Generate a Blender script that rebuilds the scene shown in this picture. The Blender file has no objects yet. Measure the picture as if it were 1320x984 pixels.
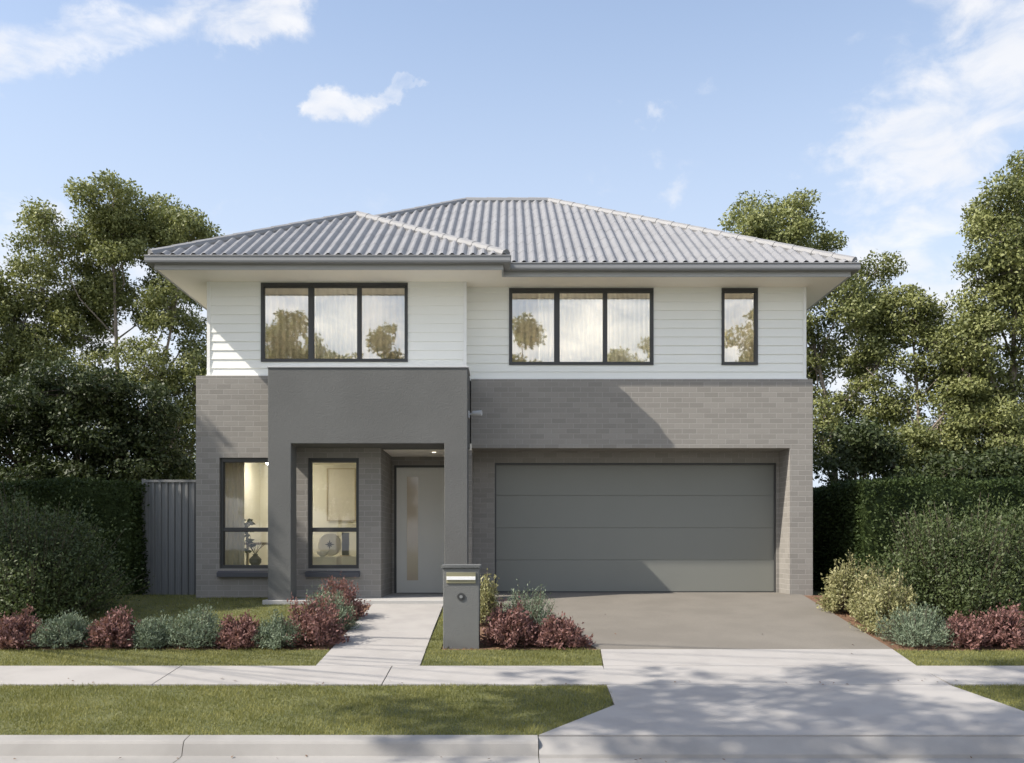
import bpy, bmesh, math, random
import numpy as np
from mathutils import Vector

SC = bpy.context.scene
COL = SC.collection
R = math.radians
random.seed(7)
RNG = np.random.default_rng(11)

# ------------------------------------------------------------------ object helpers
def link(o):
    COL.objects.link(o); return o

def tag(o, label, cat, group=None, kind=None):
    o['label'] = label; o['category'] = cat
    if group: o['group'] = group
    if kind: o['kind'] = kind
    return o

def thing(name, label, cat, loc=(0, 0, 0), group=None):
    o = link(bpy.data.objects.new(name, None))
    o.location = loc; o.empty_display_size = 0.2
    return tag(o, label, cat, group)

def structure(o):
    o['kind'] = 'structure'; return o

class MB:
    """collects faces; build() links ONE mesh object"""
    def __init__(s): s.v = []; s.f = []
    def add(s, vs, fs):
        n = len(s.v); s.v += [tuple(p) for p in vs]; s.f += [tuple(i + n for i in f) for f in fs]
    def quad(s, a, b, c, d): s.add([a, b, c, d], [(0, 1, 2, 3)])
    def box(s, x0, x1, y0, y1, z0, z1):
        s.add([(x0, y0, z0), (x1, y0, z0), (x1, y1, z0), (x0, y1, z0), (x0, y0, z1), (x1, y0, z1), (x1, y1, z1), (x0, y1, z1)],
              [(0, 3, 2, 1), (4, 5, 6, 7), (0, 1, 5, 4), (1, 2, 6, 5), (2, 3, 7, 6), (3, 0, 4, 7)])
    def prism(s, poly, ztop, thick):
        """poly [(x,y)...] CCW, ztop a function of y"""
        n = len(poly)
        vs = [(x, y, ztop(y)) for x, y in poly] + [(x, y, ztop(y) - thick) for x, y in poly]
        fs = [tuple(range(n)), tuple(range(2 * n - 1, n - 1, -1))]
        fs += [((i + 1) % n, i, n + i, n + (i + 1) % n) for i in range(n)]
        s.add(vs, fs)
    def tube(s, pts, rad, n=6, cap=True):
        pts = [Vector(p) for p in pts]
        if not hasattr(rad, '__len__'): rad = [rad] * len(pts)
        vs, fs = [], []
        for i, p in enumerate(pts):
            t = (pts[min(i + 1, len(pts) - 1)] - pts[max(i - 1, 0)]).normalized()
            ref = Vector((0, 0, 1)) if abs(t.z) < .9 else Vector((1, 0, 0))
            a = t.cross(ref).normalized(); b = t.cross(a)
            for k in range(n):
                w = 2 * math.pi * k / n
                vs.append(p + (a * math.cos(w) + b * math.sin(w)) * rad[i])
        for i in range(len(pts) - 1):
            for k in range(n):
                k2 = (k + 1) % n
                fs.append((i * n + k, (i + 1) * n + k, (i + 1) * n + k2, i * n + k2))
        if cap:
            fs.append(tuple(range(n))); fs.append(tuple(range(len(pts) * n - 1, (len(pts) - 1) * n - 1, -1)))
        s.add(vs, fs)
    def lathe(s, c, prof, n=20):
        """prof [(r,z)...] around the vertical through c"""
        vs, fs = [], []
        for r, z in prof:
            for k in range(n):
                w = 2 * math.pi * k / n
                vs.append((c[0] + r * math.cos(w), c[1] + r * math.sin(w), c[2] + z))
        for i in range(len(prof) - 1):
            for k in range(n):
                k2 = (k + 1) % n
                fs.append((i * n + k, i * n + k2, (i + 1) * n + k2, (i + 1) * n + k))
        fs.append(tuple(range(n - 1, -1, -1))); fs.append(tuple(range((len(prof) - 1) * n, len(prof) * n)))
        s.add(vs, fs)
    def disc_y(s, cx, y0, y1, cz, r0, r1=None, n=28):
        """a round plate facing -Y"""
        r1 = r0 if r1 is None else r1
        vs = [(cx + r1 * math.cos(2 * math.pi * k / n), y0, cz + r1 * math.sin(2 * math.pi * k / n)) for k in range(n)]
        vs += [(cx + r0 * math.cos(2 * math.pi * k / n), y1, cz + r0 * math.sin(2 * math.pi * k / n)) for k in range(n)]
        fs = [tuple(range(n)), tuple(range(2 * n - 1, n - 1, -1))] + [((k + 1) % n, k, n + k, n + (k + 1) % n) for k in range(n)]
        s.add(vs, fs)
    def build(s, name, mat, parent=None, smooth=False, bevel=0):
        me = bpy.data.meshes.new(name)
        me.from_pydata(s.v, [], s.f); me.update()
        if mat: me.materials.append(mat)
        if smooth: me.polygons.foreach_set('use_smooth', [True] * len(me.polygons))
        o = link(bpy.data.objects.new(name, me))
        if parent: o.parent = parent
        if bevel:
            m = o.modifiers.new('bevel', 'BEVEL'); m.width = bevel; m.segments = 2; m.limit_method = 'ANGLE'
        return o

def np_mesh(name, co, nper, mat, parent=None, smooth=False):
    """co (N, nper, 3): N separate faces of nper corners"""
    N = co.shape[0]
    me = bpy.data.meshes.new(name)
    me.vertices.add(N * nper); me.vertices.foreach_set('co', co.astype(np.float32).ravel())
    me.loops.add(N * nper); me.loops.foreach_set('vertex_index', np.arange(N * nper, dtype=np.int32))
    me.polygons.add(N); me.polygons.foreach_set('loop_start', np.arange(0, N * nper, nper, dtype=np.int32))
    me.update(calc_edges=True); me.validate()
    me.materials.append(mat)
    o = link(bpy.data.objects.new(name, me))
    if parent: o.parent = parent
    return o

# ------------------------------------------------------------------ material helpers
class NT:
    def __init__(s, tree): s.t = tree; s.n = tree.nodes; s.l = tree.links
    def node(s, kind, **kw):
        n = s.n.new(kind)
        for k, v in kw.items():
            if k.startswith('i_'): 
                key = k[2:].replace('_', ' ')
                n.inputs[key].default_value = v
            else: setattr(n, k, v)
        return n
    def put(s, sock, v):
        if isinstance(v, bpy.types.NodeSocket): s.l.new(v, sock)
        elif v is not None: sock.default_value = v
    def math(s, op, a, b=None, c=None, clamp=False):
        n = s.n.new('ShaderNodeMath'); n.operation = op; n.use_clamp = clamp
        s.put(n.inputs[0], a)
        if b is not None: s.put(n.inputs[1], b)
        if c is not None: s.put(n.inputs[2], c)
        return n.outputs[0]
    def mix(s, f, a, b, blend='MIX'):
        n = s.n.new('ShaderNodeMix'); n.data_type = 'RGBA'; n.blend_type = blend; n.clamp_factor = True
        s.put(n.inputs[0], f); s.put(n.inputs[6], a); s.put(n.inputs[7], b)
        return n.outputs[2]
    def noise(s, vec, scale, detail=4, rough=.55, dist=0):
        n = s.n.new('ShaderNodeTexNoise'); n.inputs['Scale'].default_value = scale
        n.inputs['Detail'].default_value = detail; n.inputs['Roughness'].default_value = rough
        n.inputs['Distortion'].default_value = dist
        if vec is not None: s.l.new(vec, n.inputs['Vector'])
        return n.outputs['Fac']
    def smooth(s, x, lo, hi, a=0, b=1):
        n = s.n.new('ShaderNodeMapRange'); n.interpolation_type = 'SMOOTHSTEP'
        s.put(n.inputs[0], x); n.inputs[1].default_value = lo; n.inputs[2].default_value = hi
        n.inputs[3].default_value = a; n.inputs[4].default_value = b
        return n.outputs[0]

def rgb(c): return (c[0], c[1], c[2], 1)

def new_mat(name):
    m = bpy.data.materials.new(name); m.use_nodes = True
    nt = NT(m.node_tree); bs = m.node_tree.nodes['Principled BSDF']
    return m, nt, bs

def plain(name, c, rough=.6, var=.12, scale=6, bump=0, bscale=80, metal=0, spec=.5, var2=0, scale2=1.2):
    m, nt, bs = new_mat(name)
    tc = nt.node('ShaderNodeTexCoord').outputs['Object']
    col = nt.mix(nt.noise(tc, scale, 5), rgb([x * (1 - var) for x in c]), rgb([min(1, x * (1 + var)) for x in c]))
    if var2:
        f = nt.smooth(nt.noise(tc, scale2, 4), .4, .68)
        col = nt.mix(f, col, rgb([x * (1 - var2) for x in c]))
    nt.put(bs.inputs['Base Color'], col)
    bs.inputs['Roughness'].default_value = rough; bs.inputs['Metallic'].default_value = metal
    bs.inputs['Specular IOR Level'].default_value = spec
    if bump:
        b = nt.node('ShaderNodeBump'); b.inputs['Strength'].default_value = bump; b.inputs['Distance'].default_value = .01
        nt.put(b.inputs['Height'], nt.noise(tc, bscale, 3)); nt.put(bs.inputs['Normal'], b.outputs[0])
    return m

def brick_mat():
    m, nt, bs = new_mat('taupe brick')
    tc = nt.node('ShaderNodeTexCoord').outputs['Object']
    sx = nt.node('ShaderNodeSeparateXYZ'); nt.put(sx.inputs[0], tc)
    cx = nt.node('ShaderNodeCombineXYZ')
    nt.put(cx.inputs[0], nt.math('ADD', sx.outputs[0], sx.outputs[1])); nt.put(cx.inputs[1], sx.outputs[2])
    b = nt.node('ShaderNodeTexBrick'); nt.put(b.inputs['Vector'], cx.outputs[0])
    b.inputs['Scale'].default_value = 1; b.inputs['Brick Width'].default_value = .24; b.inputs['Row Height'].default_value = .086
    b.inputs['Mortar Size'].default_value = .006; b.inputs['Mortar Smooth'].default_value = .2; b.inputs['Bias'].default_value = 0
    b.inputs['Color1'].default_value = (.215, .203, .184, 1); b.inputs['Color2'].default_value = (.275, .260, .236, 1)
    b.inputs['Mortar'].default_value = (.325, .312, .288, 1)
    n1 = nt.noise(tc, 9, 4); n2 = nt.noise(tc, 140, 3)
    col = nt.mix(nt.math('MULTIPLY', n1, .35), b.outputs['Color'], (.22, .205, .185, 1))
    col = nt.mix(nt.smooth(n2, .45, .75, 0, .3), col, (.35, .325, .29, 1))
    nt.put(bs.inputs['Base Color'], col); bs.inputs['Roughness'].default_value = .85
    bp = nt.node('ShaderNodeBump'); bp.inputs['Strength'].default_value = .6; bp.inputs['Distance'].default_value = .006
    h = nt.math('SUBTRACT', nt.math('MULTIPLY', n2, .35), b.outputs['Fac'])
    nt.put(bp.inputs['Height'], h); nt.put(bs.inputs['Normal'], bp.outputs[0])
    return m

def leaf_mat(name, dark, light, trans=.3, rough=.55, spec=.35):
    m, nt, bs = new_mat(name)
    g = nt.node('ShaderNodeNewGeometry')
    tc = nt.node('ShaderNodeTexCoord').outputs['Object']
    f = nt.math('ADD', nt.math('MULTIPLY', g.outputs['Random Per Island'], .6), nt.math('MULTIPLY', nt.smooth(nt.noise(tc, 1.4, 2), .35, .65), .4))
    col = nt.mix(f, rgb(dark), rgb(light))
    nt.put(bs.inputs['Base Color'], col); bs.inputs['Roughness'].default_value = rough
    bs.inputs['Specular IOR Level'].default_value = spec
    tr = nt.node('ShaderNodeBsdfTranslucent'); nt.put(tr.inputs[0], nt.mix(.5, col, rgb([light[0] * 1.1, light[1] * 1.15, light[2] * .7])))
    mx = nt.node('ShaderNodeMixShader'); mx.inputs[0].default_value = trans
    nt.l.new(bs.outputs[0], mx.inputs[1]); nt.l.new(tr.outputs[0], mx.inputs[2])
    nt.l.new(mx.outputs[0], m.node_tree.nodes['Material Output'].inputs[0])
    return m

def glass_mat(name, refl, tint=(.9, .92, .9)):
    m, nt, bs = new_mat(name)
    nt.n.remove(bs)
    tr = nt.node('ShaderNodeBsdfTransparent'); tr.inputs[0].default_value = rgb(tint)
    gl = nt.node('ShaderNodeBsdfGlossy'); gl.inputs['Roughness'].default_value = .012; gl.inputs[0].default_value = (.97, .965, .94, 1)
    tc = nt.node('ShaderNodeTexCoord').outputs['Object']
    bp = nt.node('ShaderNodeBump'); bp.inputs['Strength'].default_value = .05; bp.inputs['Distance'].default_value = .02
    nt.put(bp.inputs['Height'], nt.noise(tc, 1.6, 1)); nt.put(gl.inputs['Normal'], bp.outputs[0])
    lw = nt.node('ShaderNodeLayerWeight'); lw.inputs[0].default_value = .25
    f = nt.math('MULTIPLY_ADD', lw.outputs['Fresnel'], .5, refl, clamp=True)
    mx = nt.node('ShaderNodeMixShader'); nt.put(mx.inputs[0], f)
    nt.l.new(tr.outputs[0], mx.inputs[1]); nt.l.new(gl.outputs[0], mx.inputs[2])
    nt.l.new(mx.outputs[0], m.node_tree.nodes['Material Output'].inputs[0])
    return m

def emit_mat(name, c, s):
    m, nt, bs = new_mat(name)
    bs.inputs['Base Color'].default_value = rgb(c); bs.inputs['Emission Color'].default_value = rgb(c)
    bs.inputs['Emission Strength'].default_value = s
    return m

def ground_mat(name, cols, scale, fine, bump=.5, rough=.9):
    m, nt, bs = new_mat(name)
    tc = nt.node('ShaderNodeTexCoord').outputs['Object']
    c = nt.mix(nt.smooth(nt.noise(tc, scale, 5), .35, .65), rgb(cols[0]), rgb(cols[1]))
    f = nt.noise(tc, fine, 4)
    c = nt.mix(nt.smooth(f, .5, .72), c, rgb(cols[2]))
    nt.put(bs.inputs['Base Color'], c); bs.inputs['Roughness'].default_value = rough
    b = nt.node('ShaderNodeBump'); b.inputs['Strength'].default_value = bump; b.inputs['Distance'].default_value = .012
    nt.put(b.inputs['Height'], f); nt.put(bs.inputs['Normal'], b.outputs[0])
    return m

M = {}
M['brick'] = brick_mat()
M['board'] = plain('painted weatherboard', (.87, .87, .82), .55, .025, 2.5, .05, 60)
M['trim'] = plain('white trim paint', (.84, .84, .81), .5, .02, 3)
M['soffit'] = plain('soffit paint', (.90, .85, .75), .7, .02, 3)
M['render'] = plain('grey render', (.124, .126, .122), .88, .08, 16, .7, 70, var2=.10, scale2=.9)
M['pier'] = plain('letterbox render', (.15, .153, .147), .88, .08, 16, .6, 80, var2=.08)
M['tile'] = plain('grey concrete roof tile', (.218, .220, .227), .62, .09, 7, .25, 60, var2=.10, scale2=2.2)
M['cap'] = plain('grey ridge tile', (.225, .226, .23), .6, .12, 6, .2, 60)
M['gutter'] = plain('grey gutter steel', (.22, .223, .226), .38, .04, 3)
M['fascia'] = plain('grey fascia', (.40, .40, .395), .5, .04, 3)
M['frame'] = plain('charcoal aluminium', (.045, .046, .046), .4, .08, 5)
M['sill'] = plain('charcoal sill', (.06, .063, .075), .5, .08, 7)
M['door'] = plain('pale grey door paint', (.80, .79, .73), .45, .02, 3)
M['garage'] = plain('grey green garage door', (.190, .194, .174), .42, .03, 2.5, .04, 200)
M['steel'] = plain('brushed steel', (.5, .5, .5), .3, .05, 8, metal=1)
M['lightgrey'] = plain('light grey metal', (.5, .51, .52), .4, .04, 8)
M['fence'] = plain('grey steel fence', (.215, .218, .215), .45, .05, 3)
M['cream'] = plain('cream interior paint', (.74, .71, .60), .8, .02, 2)
M['upper_room'] = plain('beige interior paint', (.62, .59, .52), .8, .02, 2)
def cloth_mat(name, c):
    m, nt, bs = new_mat(name)
    tc = nt.node('ShaderNodeTexCoord').outputs['Object']
    col = nt.mix(nt.noise(tc, 5, 3), rgb([x * .94 for x in c]), rgb(c))
    nt.put(bs.inputs['Base Color'], col); bs.inputs['Roughness'].default_value = .9
    tr = nt.node('ShaderNodeBsdfTranslucent'); nt.put(tr.inputs[0], col)
    mx = nt.node('ShaderNodeMixShader'); mx.inputs[0].default_value = .5
    nt.l.new(bs.outputs[0], mx.inputs[1]); nt.l.new(tr.outputs[0], mx.inputs[2])
    nt.l.new(mx.outputs[0], m.node_tree.nodes['Material Output'].inputs[0])
    return m
M['curtain'] = cloth_mat('beige curtain cloth', (.64, .59, .50))
M['sheer'] = cloth_mat('pale curtain cloth', (.72, .69, .62))
M['timber'] = plain('pale timber', (.50, .42, .29), .5, .15, 9)
M['darkdecor'] = plain('dark ceramic', (.05, .045, .04), .4, .1, 9)
M['paper'] = plain('pale paper', (.74, .70, .60), .8, .05, 12)
M['concrete'] = plain('pale concrete', (.345, .328, .309), .8, .07, 1.6, .25, 160, var2=.10, scale2=2.4)
M['kerb'] = plain('kerb concrete', (.30, .288, .27), .8, .10, 5, .3, 160, var2=.16, scale2=1.4)
M['aggregate'] = ground_mat('exposed aggregate', [(.162, .147, .124), (.188, .171, .145), (.115, .104, .088)], 1.4, 130, .35, .8)
M['slab'] = plain('porch slab concrete', (.40, .39, .37), .75, .05, 4, .15, 120)
M['asphalt'] = ground_mat('asphalt', [(.12, .12, .12), (.15, .15, .148), (.2, .2, .2)], 2, 160, .5)
M['soil'] = ground_mat('ground', [(.075, .09, .035), (.10, .11, .045), (.06, .06, .03)], .6, 30)
M['lawn'] = ground_mat('lawn soil', [(.085, .095, .03), (.12, .125, .045), (.05, .055, .02)], 3, 60)
M['mulch'] = ground_mat('bark mulch', [(.13, .07, .04), (.19, .105, .06), (.05, .03, .02)], 14, 70, 1)
M['grass'] = leaf_mat('grass blade', (.12, .135, .040), (.30, .285, .10), .3, .6, .25)
M['bark'] = plain('grey gum bark', (.25, .21, .175), .85, .25, 5, .5, 25)
M['barkdark'] = plain('brown bark', (.10, .08, .06), .9, .25, 8, .5, 25)
M['gum'] = leaf_mat('gum leaf', (.072, .092, .030), (.295, .31, .118), .22)
M['darkleaf'] = leaf_mat('dark leaf', (.020, .031, .010), (.070, .092, .030), .15)
M['limeleaf'] = leaf_mat('lime leaf', (.14, .17, .03), (.30, .31, .07), .4)
M['hedge'] = leaf_mat('hedge leaf', (.020, .036, .011), (.065, .092, .028), .2, .6, .2)
M['bush'] = leaf_mat('bush leaf', (.028, .045, .015), (.105, .135, .048), .22, .55)
M['redleaf'] = leaf_mat('red leaf', (.125, .062, .058), (.31, .165, .145), .25, .6)
M['greygreen'] = leaf_mat('grey green leaf', (.085, .12, .075), (.25, .30, .205), .2, .65)
M['yellowgreen'] = leaf_mat('yellow green leaf', (.17, .18, .075), (.44, .41, .22), .3)
M['indoorleaf'] = leaf_mat('indoor leaf', (.02, .03, .012), (.05, .07, .03), .2)
M['glass'] = glass_mat('window glass', .42)
M['glasslow'] = glass_mat('lower window glass', .08, (.93, .93, .9))
M['warmglass'] = plain('frosted door glass', (.66, .56, .42), .06, .08, 3, spec=1)
M['slot'] = plain('white slot', (.8, .8, .8), .4, .02, 5)
M['brass'] = plain('olive letter flap', (.24, .225, .14), .4, .05, 8)
M['lamp'] = emit_mat('lamp glow', (1.0, .97, .91), 18)
M['curtain_fill'] = emit_mat('added curtain fill glow', (1.0, .95, .87), 105)  # glow of the lamps added upstairs to brighten the curtains
M['downlight'] = emit_mat('downlight glow', (1, .9, .7), 1.6)

# ------------------------------------------------------------------ ground
SL = .095
def zg(y): return SL * max(min(y, 0.0), -7.8)
def off(d): return lambda y: zg(y) + d

def strip_profile(name, prof, x0, x1, mat, cuts=()):
    """sweep a (y,z) profile from x0 to x1 with thin open joints at the cuts"""
    mb = MB(); xs = sorted([x0, x1] + [c for c in cuts if x0 < c < x1])
    for i in range(len(xs) - 1):
        a = xs[i] + (.003 if i else 0); b = xs[i + 1] - (.003 if i < len(xs) - 2 else 0)
        for (ya, za), (yb, zb) in zip(prof[:-1], prof[1:]):
            mb.quad((a, ya, za), (b, ya, za), (b, yb, zb), (a, yb, zb))
    return structure(mb.build(name, mat))

# base sheet, to the horizon, slightly below everything laid on it
strip_profile('ground', [(-400, -1.02), (-8.7, -1.02), (-8.1, -.93), (-7.8, -.80), (0, -.05), (3, -.05), (400, -.05)], -400, 400, M['soil'])
strip_profile('road', [(-16.6, -.905), (-12.5, -.85), (-8.52, -.895)], -120, 120, M['asphalt'])
JX = [-60 + 2.84 * k + (.24 - (-60)) % 2.84 for k in range(45)]
KP = [(-8.54, -.897), (-8.50, -.888), (-8.02, -.868), (-7.985, -.862), (-7.95, -.775), (-7.935, -.757), (-7.91, -.748), (-7.79, -.735), (-7.785, -.85)]
strip_profile('kerb', KP, -60, .24, M['kerb'], JX)
strip_profile('kerb', KP, 5.42, 60, M['kerb'], JX)
strip_profile('kerb', [(-8.54, -.897), (-8.50, -.888), (-8.02, -.872), (-8.01, -.846), (-7.82, -.742), (-7.815, -.85)], .246, 5.414, M['kerb'])
strip_profile('far_kerb', [(-16.6, -.91), (-16.9, -.89), (-17.0, -.77), (-17.2, -.76), (-17.25, -.9)], -60, 60, M['kerb'], JX)
strip_profile('far_verge', [(-17.2, -.79), (-60, -.6), (-60, -1.1)], -90, 90, M['soil'])

# footpath slabs
mb = MB()
fx = [-3.55 - 2.29 * k for k in range(12, 0, -1)] + [-3.55, -1.26, 1.03]
for a, b in zip(fx[:-1], fx[1:]):
    mb.prism([(a + .006, -6.12), (b - .006, -6.12), (b - .006, -5.29), (a + .006, -5.29)], off(.012), .1)
x = 4.42
while x < 30:
    mb.prism([(x + .006, -6.12), (x + 2.28, -6.12), (x + 2.28, -5.29), (x + .006, -5.29)], off(.012), .1); x += 2.29
structure(mb.build('footpath', M['concrete']))
# front path and its porch-side joint
mb = MB()
mb.prism([(-2.09, -5.28), (-.96, -5.28), (-.985, -3.2), (-2.09, -3.2)], off(.012), .1)
mb.prism([(-2.09, -3.195), (-.985, -3.195), (-1.0, -1.02), (-2.09, -1.02)], off(.012), .1)
structure(mb.build('front_path', M['concrete']))
# driveway: taupe exposed aggregate up to the property line
mb = MB()
mb.prism([(1.09, -4.40), (4.54, -4.40), (4.86, 0), (-.58, 0), (-.35, -1.0)], off(.01), .1)
mb.prism([(-.59, .002), (4.655, .002), (4.655, .70), (-.59, .70)], lambda y: .01, .1)
structure(mb.build('driveway', M['aggregate']))
# pale concrete crossover with joints
mb = MB()
mb.prism([(1.04, -5.285), (4.44, -5.285), (4.54, -4.408), (1.095, -4.408)], off(.011), .1)
mb.prism([(.985, -6.12), (4.395, -6.12), (4.44, -5.295), (1.036, -5.295)], off(.011), .1)
mb.prism([(.25, -7.81), (5.41, -7.81), (4.62, -7.18), (4.39, -6.128), (.984, -6.128), (.975, -6.88)], off(.011), .1)
structure(mb.build('driveway_crossover', M['concrete']))

LAWNS = {
    'verge': [(-14, -7.785), (.24, -7.785), (.965, -6.88), (.98, -6.13), (-14, -6.13)],
    'verge_right': [(5.42, -7.785), (14, -7.785), (14, -6.13), (4.40, -6.13), (4.63, -7.18)],
    'front_strip': [(-14, -5.28), (-2.10, -5.28), (-2.10, -4.40), (-14, -4.40)],
    'mailbox_strip': [(-.95, -5.28), (1.03, -5.28), (1.08, -4.40), (-.965, -4.40)],
    'right_strip': [(4.45, -5.28), (14, -5.28), (14, -4.44), (4.55, -4.44)],
    'house_lawn': [(-6.9, -3.98), (-2.75, -3.98), (-2.45, -1.2), (-2.45, -.02), (-6.9, -.02)],
    'path_sliver': [(-.965, -4.39), (-.80, -4.39), (-.80, -.9), (-.97, -1.0)],
}
mb = MB()
for p in LAWNS.values(): mb.prism(p, off(0), .08)
structure(mb.build('lawn', M['lawn']))
mb = MB()
mb.prism([(-14, -4.40), (-2.10, -4.40), (-2.10, -1.05), (-2.44, -1.05), (-2.76, -3.98), (-6.9, -3.98), (-6.9, 0), (-14, 0)], off(-.006), .08)
mb.prism([(-.79, -4.40), (1.07, -4.40), (-.36, -1.0), (-.59, -.02), (-.79, -.02)], off(-.006), .08)
mb.prism([(4.56, -4.43), (14, -4.43), (14, 0), (4.88, 0)], off(-.006), .08)
structure(mb.build('garden_bed', M['mulch']))

def in_poly(px, py, poly):
    inside = np.zeros(len(px), bool); n = len(poly)
    for i in range(n):
        x0, y0 = poly[i]; x1, y1 = poly[(i + 1) % n]
        if y0 == y1: continue
        c = ((y0 > py) != (y1 > py)) & (px < (x1 - x0) * (py - y0) / (y1 - y0) + x0)
        inside ^= c
    return inside

blades = []
for name, poly in LAWNS.items():
    P = np.array(poly); x0, y0 = P.min(0); x1, y1 = P.max(0)
    x0 = max(x0, -8.6); x1 = min(x1, 9.0)
    dens = {'verge': 5200, 'verge_right': 5200, 'house_lawn': 2600}.get(name, 4200)
    n = int((x1 - x0) * (y1 - y0) * dens)
    px = RNG.uniform(x0, x1, n); py = RNG.uniform(y0, y1, n)
    k = in_poly(px, py, poly); px, py = px[k], py[k]; n = len(px)
    px = px + RNG.normal(0, .009, n); py = py + RNG.normal(0, .009, n)      # blades stray over the paving edges
    tuft = .5 + .5 * np.sin(px * 5.1 + 1.3 * np.sin(py * 4)) * np.sin(py * 6.3 + px * 1.7)
    h = RNG.uniform(.016, .036, n) * (.65 + .7 * tuft)
    a = RNG.uniform(0, 2 * math.pi, n); w = RNG.uniform(.0022, .004, n)
    lean = RNG.uniform(.2, .9, n) * h; la = RNG.uniform(0, 2 * math.pi, n)
    z = SL * py
    co = np.zeros((n, 3, 3))
    co[:, 0] = np.stack([px - w * np.cos(a), py - w * np.sin(a), z], 1)
    co[:, 1] = np.stack([px + w * np.cos(a), py + w * np.sin(a), z], 1)
    co[:, 2] = np.stack([px + lean * np.cos(la), py + lean * np.sin(la), z + h], 1)
    blades.append(co)
o = np_mesh('grass', np.concatenate(blades), 3, M['grass'])
tag(o, 'short mown green grass covering the verge and the front lawn', 'grass', kind='stuff')
# bark chips on the beds
n = 9000
px = RNG.uniform(-7.4, 7.6, n); py = RNG.uniform(-4.4, -.05, n)
k = np.zeros(n, bool)
for poly in ([(-14, -4.40), (-2.10, -4.40), (-2.10, -1.05), (-2.44, -1.05), (-2.76, -3.98), (-14, -3.98)],
             [(-.79, -4.40), (1.07, -4.40), (-.36, -1.0), (-.59, -.02), (-.79, -.02)], [(4.56, -4.43), (14, -4.43), (14, 0), (4.88, 0)]):
    k |= in_poly(px, py, poly)
px, py = px[k], py[k]; n = len(px)
c = np.stack([px, py, SL * py + .006], 1); d = RNG.normal(size=(n, 3)); d[:, 2] *= .35; d /= np.linalg.norm(d, axis=1)[:, None]
e = np.cross(d, RNG.normal(size=(n, 3)) * np.array([.3, .3, 1])); e /= np.linalg.norm(e, axis=1)[:, None]
L = RNG.uniform(.012, .03, n)[:, None]
o = np_mesh('bark_chips', np.stack([c - d * L, c - e * L * .4, c + d * L, c + e * L * .4], 1), 4, M['mulch'])
tag(o, 'loose red brown bark chips scattered over the garden beds', 'mulch', kind='stuff')

# a few dry leaves blown onto the paving
px = np.concatenate([RNG.uniform(-5.2, 5, 26), RNG.uniform(-5, 5, 26), RNG.uniform(1, 4.6, 10)])
py = np.concatenate([RNG.normal(-6.05, .06, 26), RNG.normal(-8.10, .07, 26), RNG.uniform(-6.1, -1, 10)])
pz = np.where(py < -7.8, -.862, SL * py + .018); n = len(px)
c = np.stack([px, py, pz + .004], 1); d = RNG.normal(size=(n, 3)); d[:, 2] *= .25; d /= np.linalg.norm(d, axis=1)[:, None]
e = np.cross(d, np.array([.1, .1, 1.])); L = RNG.uniform(.012, .026, n)[:, None]
o = np_mesh('fallen_leaves', np.stack([c - d * L, c - e * L * .45, c + d * L, c + e * L * .45 + np.array([0, 0, .006])], 1), 4, M['mulch'])
tag(o, 'few dry brown leaves blown along the footpath and the gutter', 'leaves', kind='stuff')

# ------------------------------------------------------------------ house
house = thing('house', 'two storey grey brick and white weatherboard house with double garage', 'house')

def wall(mb, axis, a0, a1, z0, z1, t0, t1, holes=()):
    """a wall slab with rectangular holes. axis 'x': spans x in a0..a1, thickness y t0..t1; 'y' the reverse"""
    As = sorted({a0, a1} | {h for H in holes for h in H[:2] if a0 < h < a1})
    Zs = sorted({z0, z1} | {h for H in holes for h in H[2:] if z0 < h < z1})
    def solid(i, j):
        if not (0 <= i < len(As) - 1 and 0 <= j < len(Zs) - 1): return False
        ca = (As[i] + As[i + 1]) / 2; cz = (Zs[j] + Zs[j + 1]) / 2
        return not any(H[0] < ca < H[1] and H[2] < cz < H[3] for H in holes)
    P = (lambda a, t, z: (a, t, z)) if axis == 'x' else (lambda a, t, z: (t, a, z))
    for i in range(len(As) - 1):
        for j in range(len(Zs) - 1):
            if not solid(i, j): continue
            a, b, c, d = As[i], As[i + 1], Zs[j], Zs[j + 1]
            mb.quad(P(a, t0, c), P(b, t0, c), P(b, t0, d), P(a, t0, d))
            mb.quad(P(a, t1, c), P(a, t1, d), P(b, t1, d), P(b, t1, c))
            if not solid(i - 1, j): mb.quad(P(a, t0, c), P(a, t0, d), P(a, t1, d), P(a, t1, c))
            if not solid(i + 1, j): mb.quad(P(b, t0, c), P(b, t1, c), P(b, t1, d), P(b, t0, d))
            if not solid(i, j - 1): mb.quad(P(a, t0, c), P(a, t1, c), P(b, t1, c), P(b, t0, c))
            if not solid(i, j + 1): mb.quad(P(a, t0, d), P(b, t0, d), P(b, t1, d), P(a, t1, d))

BT = 3.57                                   # top of the brickwork
W1 = (-4.68, -3.80, .445, 2.24); W2 = (-3.25, -2.42, .445, 2.24)
mb = MB(); wall(mb, 'x', -5.06, -2.06, -.5, BT, -.31, -.08, [W1, W2]); mb.build('brick_wall', M['brick'], house)
mb = MB(); wall(mb, 'y', -.08, 8.1, -.5, BT, -5.06, -4.83); mb.build('brick_wall', M['brick'], house)
mb = MB(); wall(mb, 'x', -.615, 5.04, -.5, BT, 0, .23, [(-.7, 4.66, -.6, 2.43)])
mb.box(4.66, 4.812, .23, .60, -.5, 2.43); mb.box(-.60, 4.812, .231, .60, 2.433, 2.6)
wall(mb, 'x', -.60, 4.66, -.5, 2.433, .60, .80, [(-.23, 4.61, -.6, 2.24)])
mb.build('garage_brick_wall', M['brick'], house)
mb = MB(); wall(mb, 'y', .23, 8.1, -.5, BT, 4.815, 5.04); mb.build('brick_wall', M['brick'], house)
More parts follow.
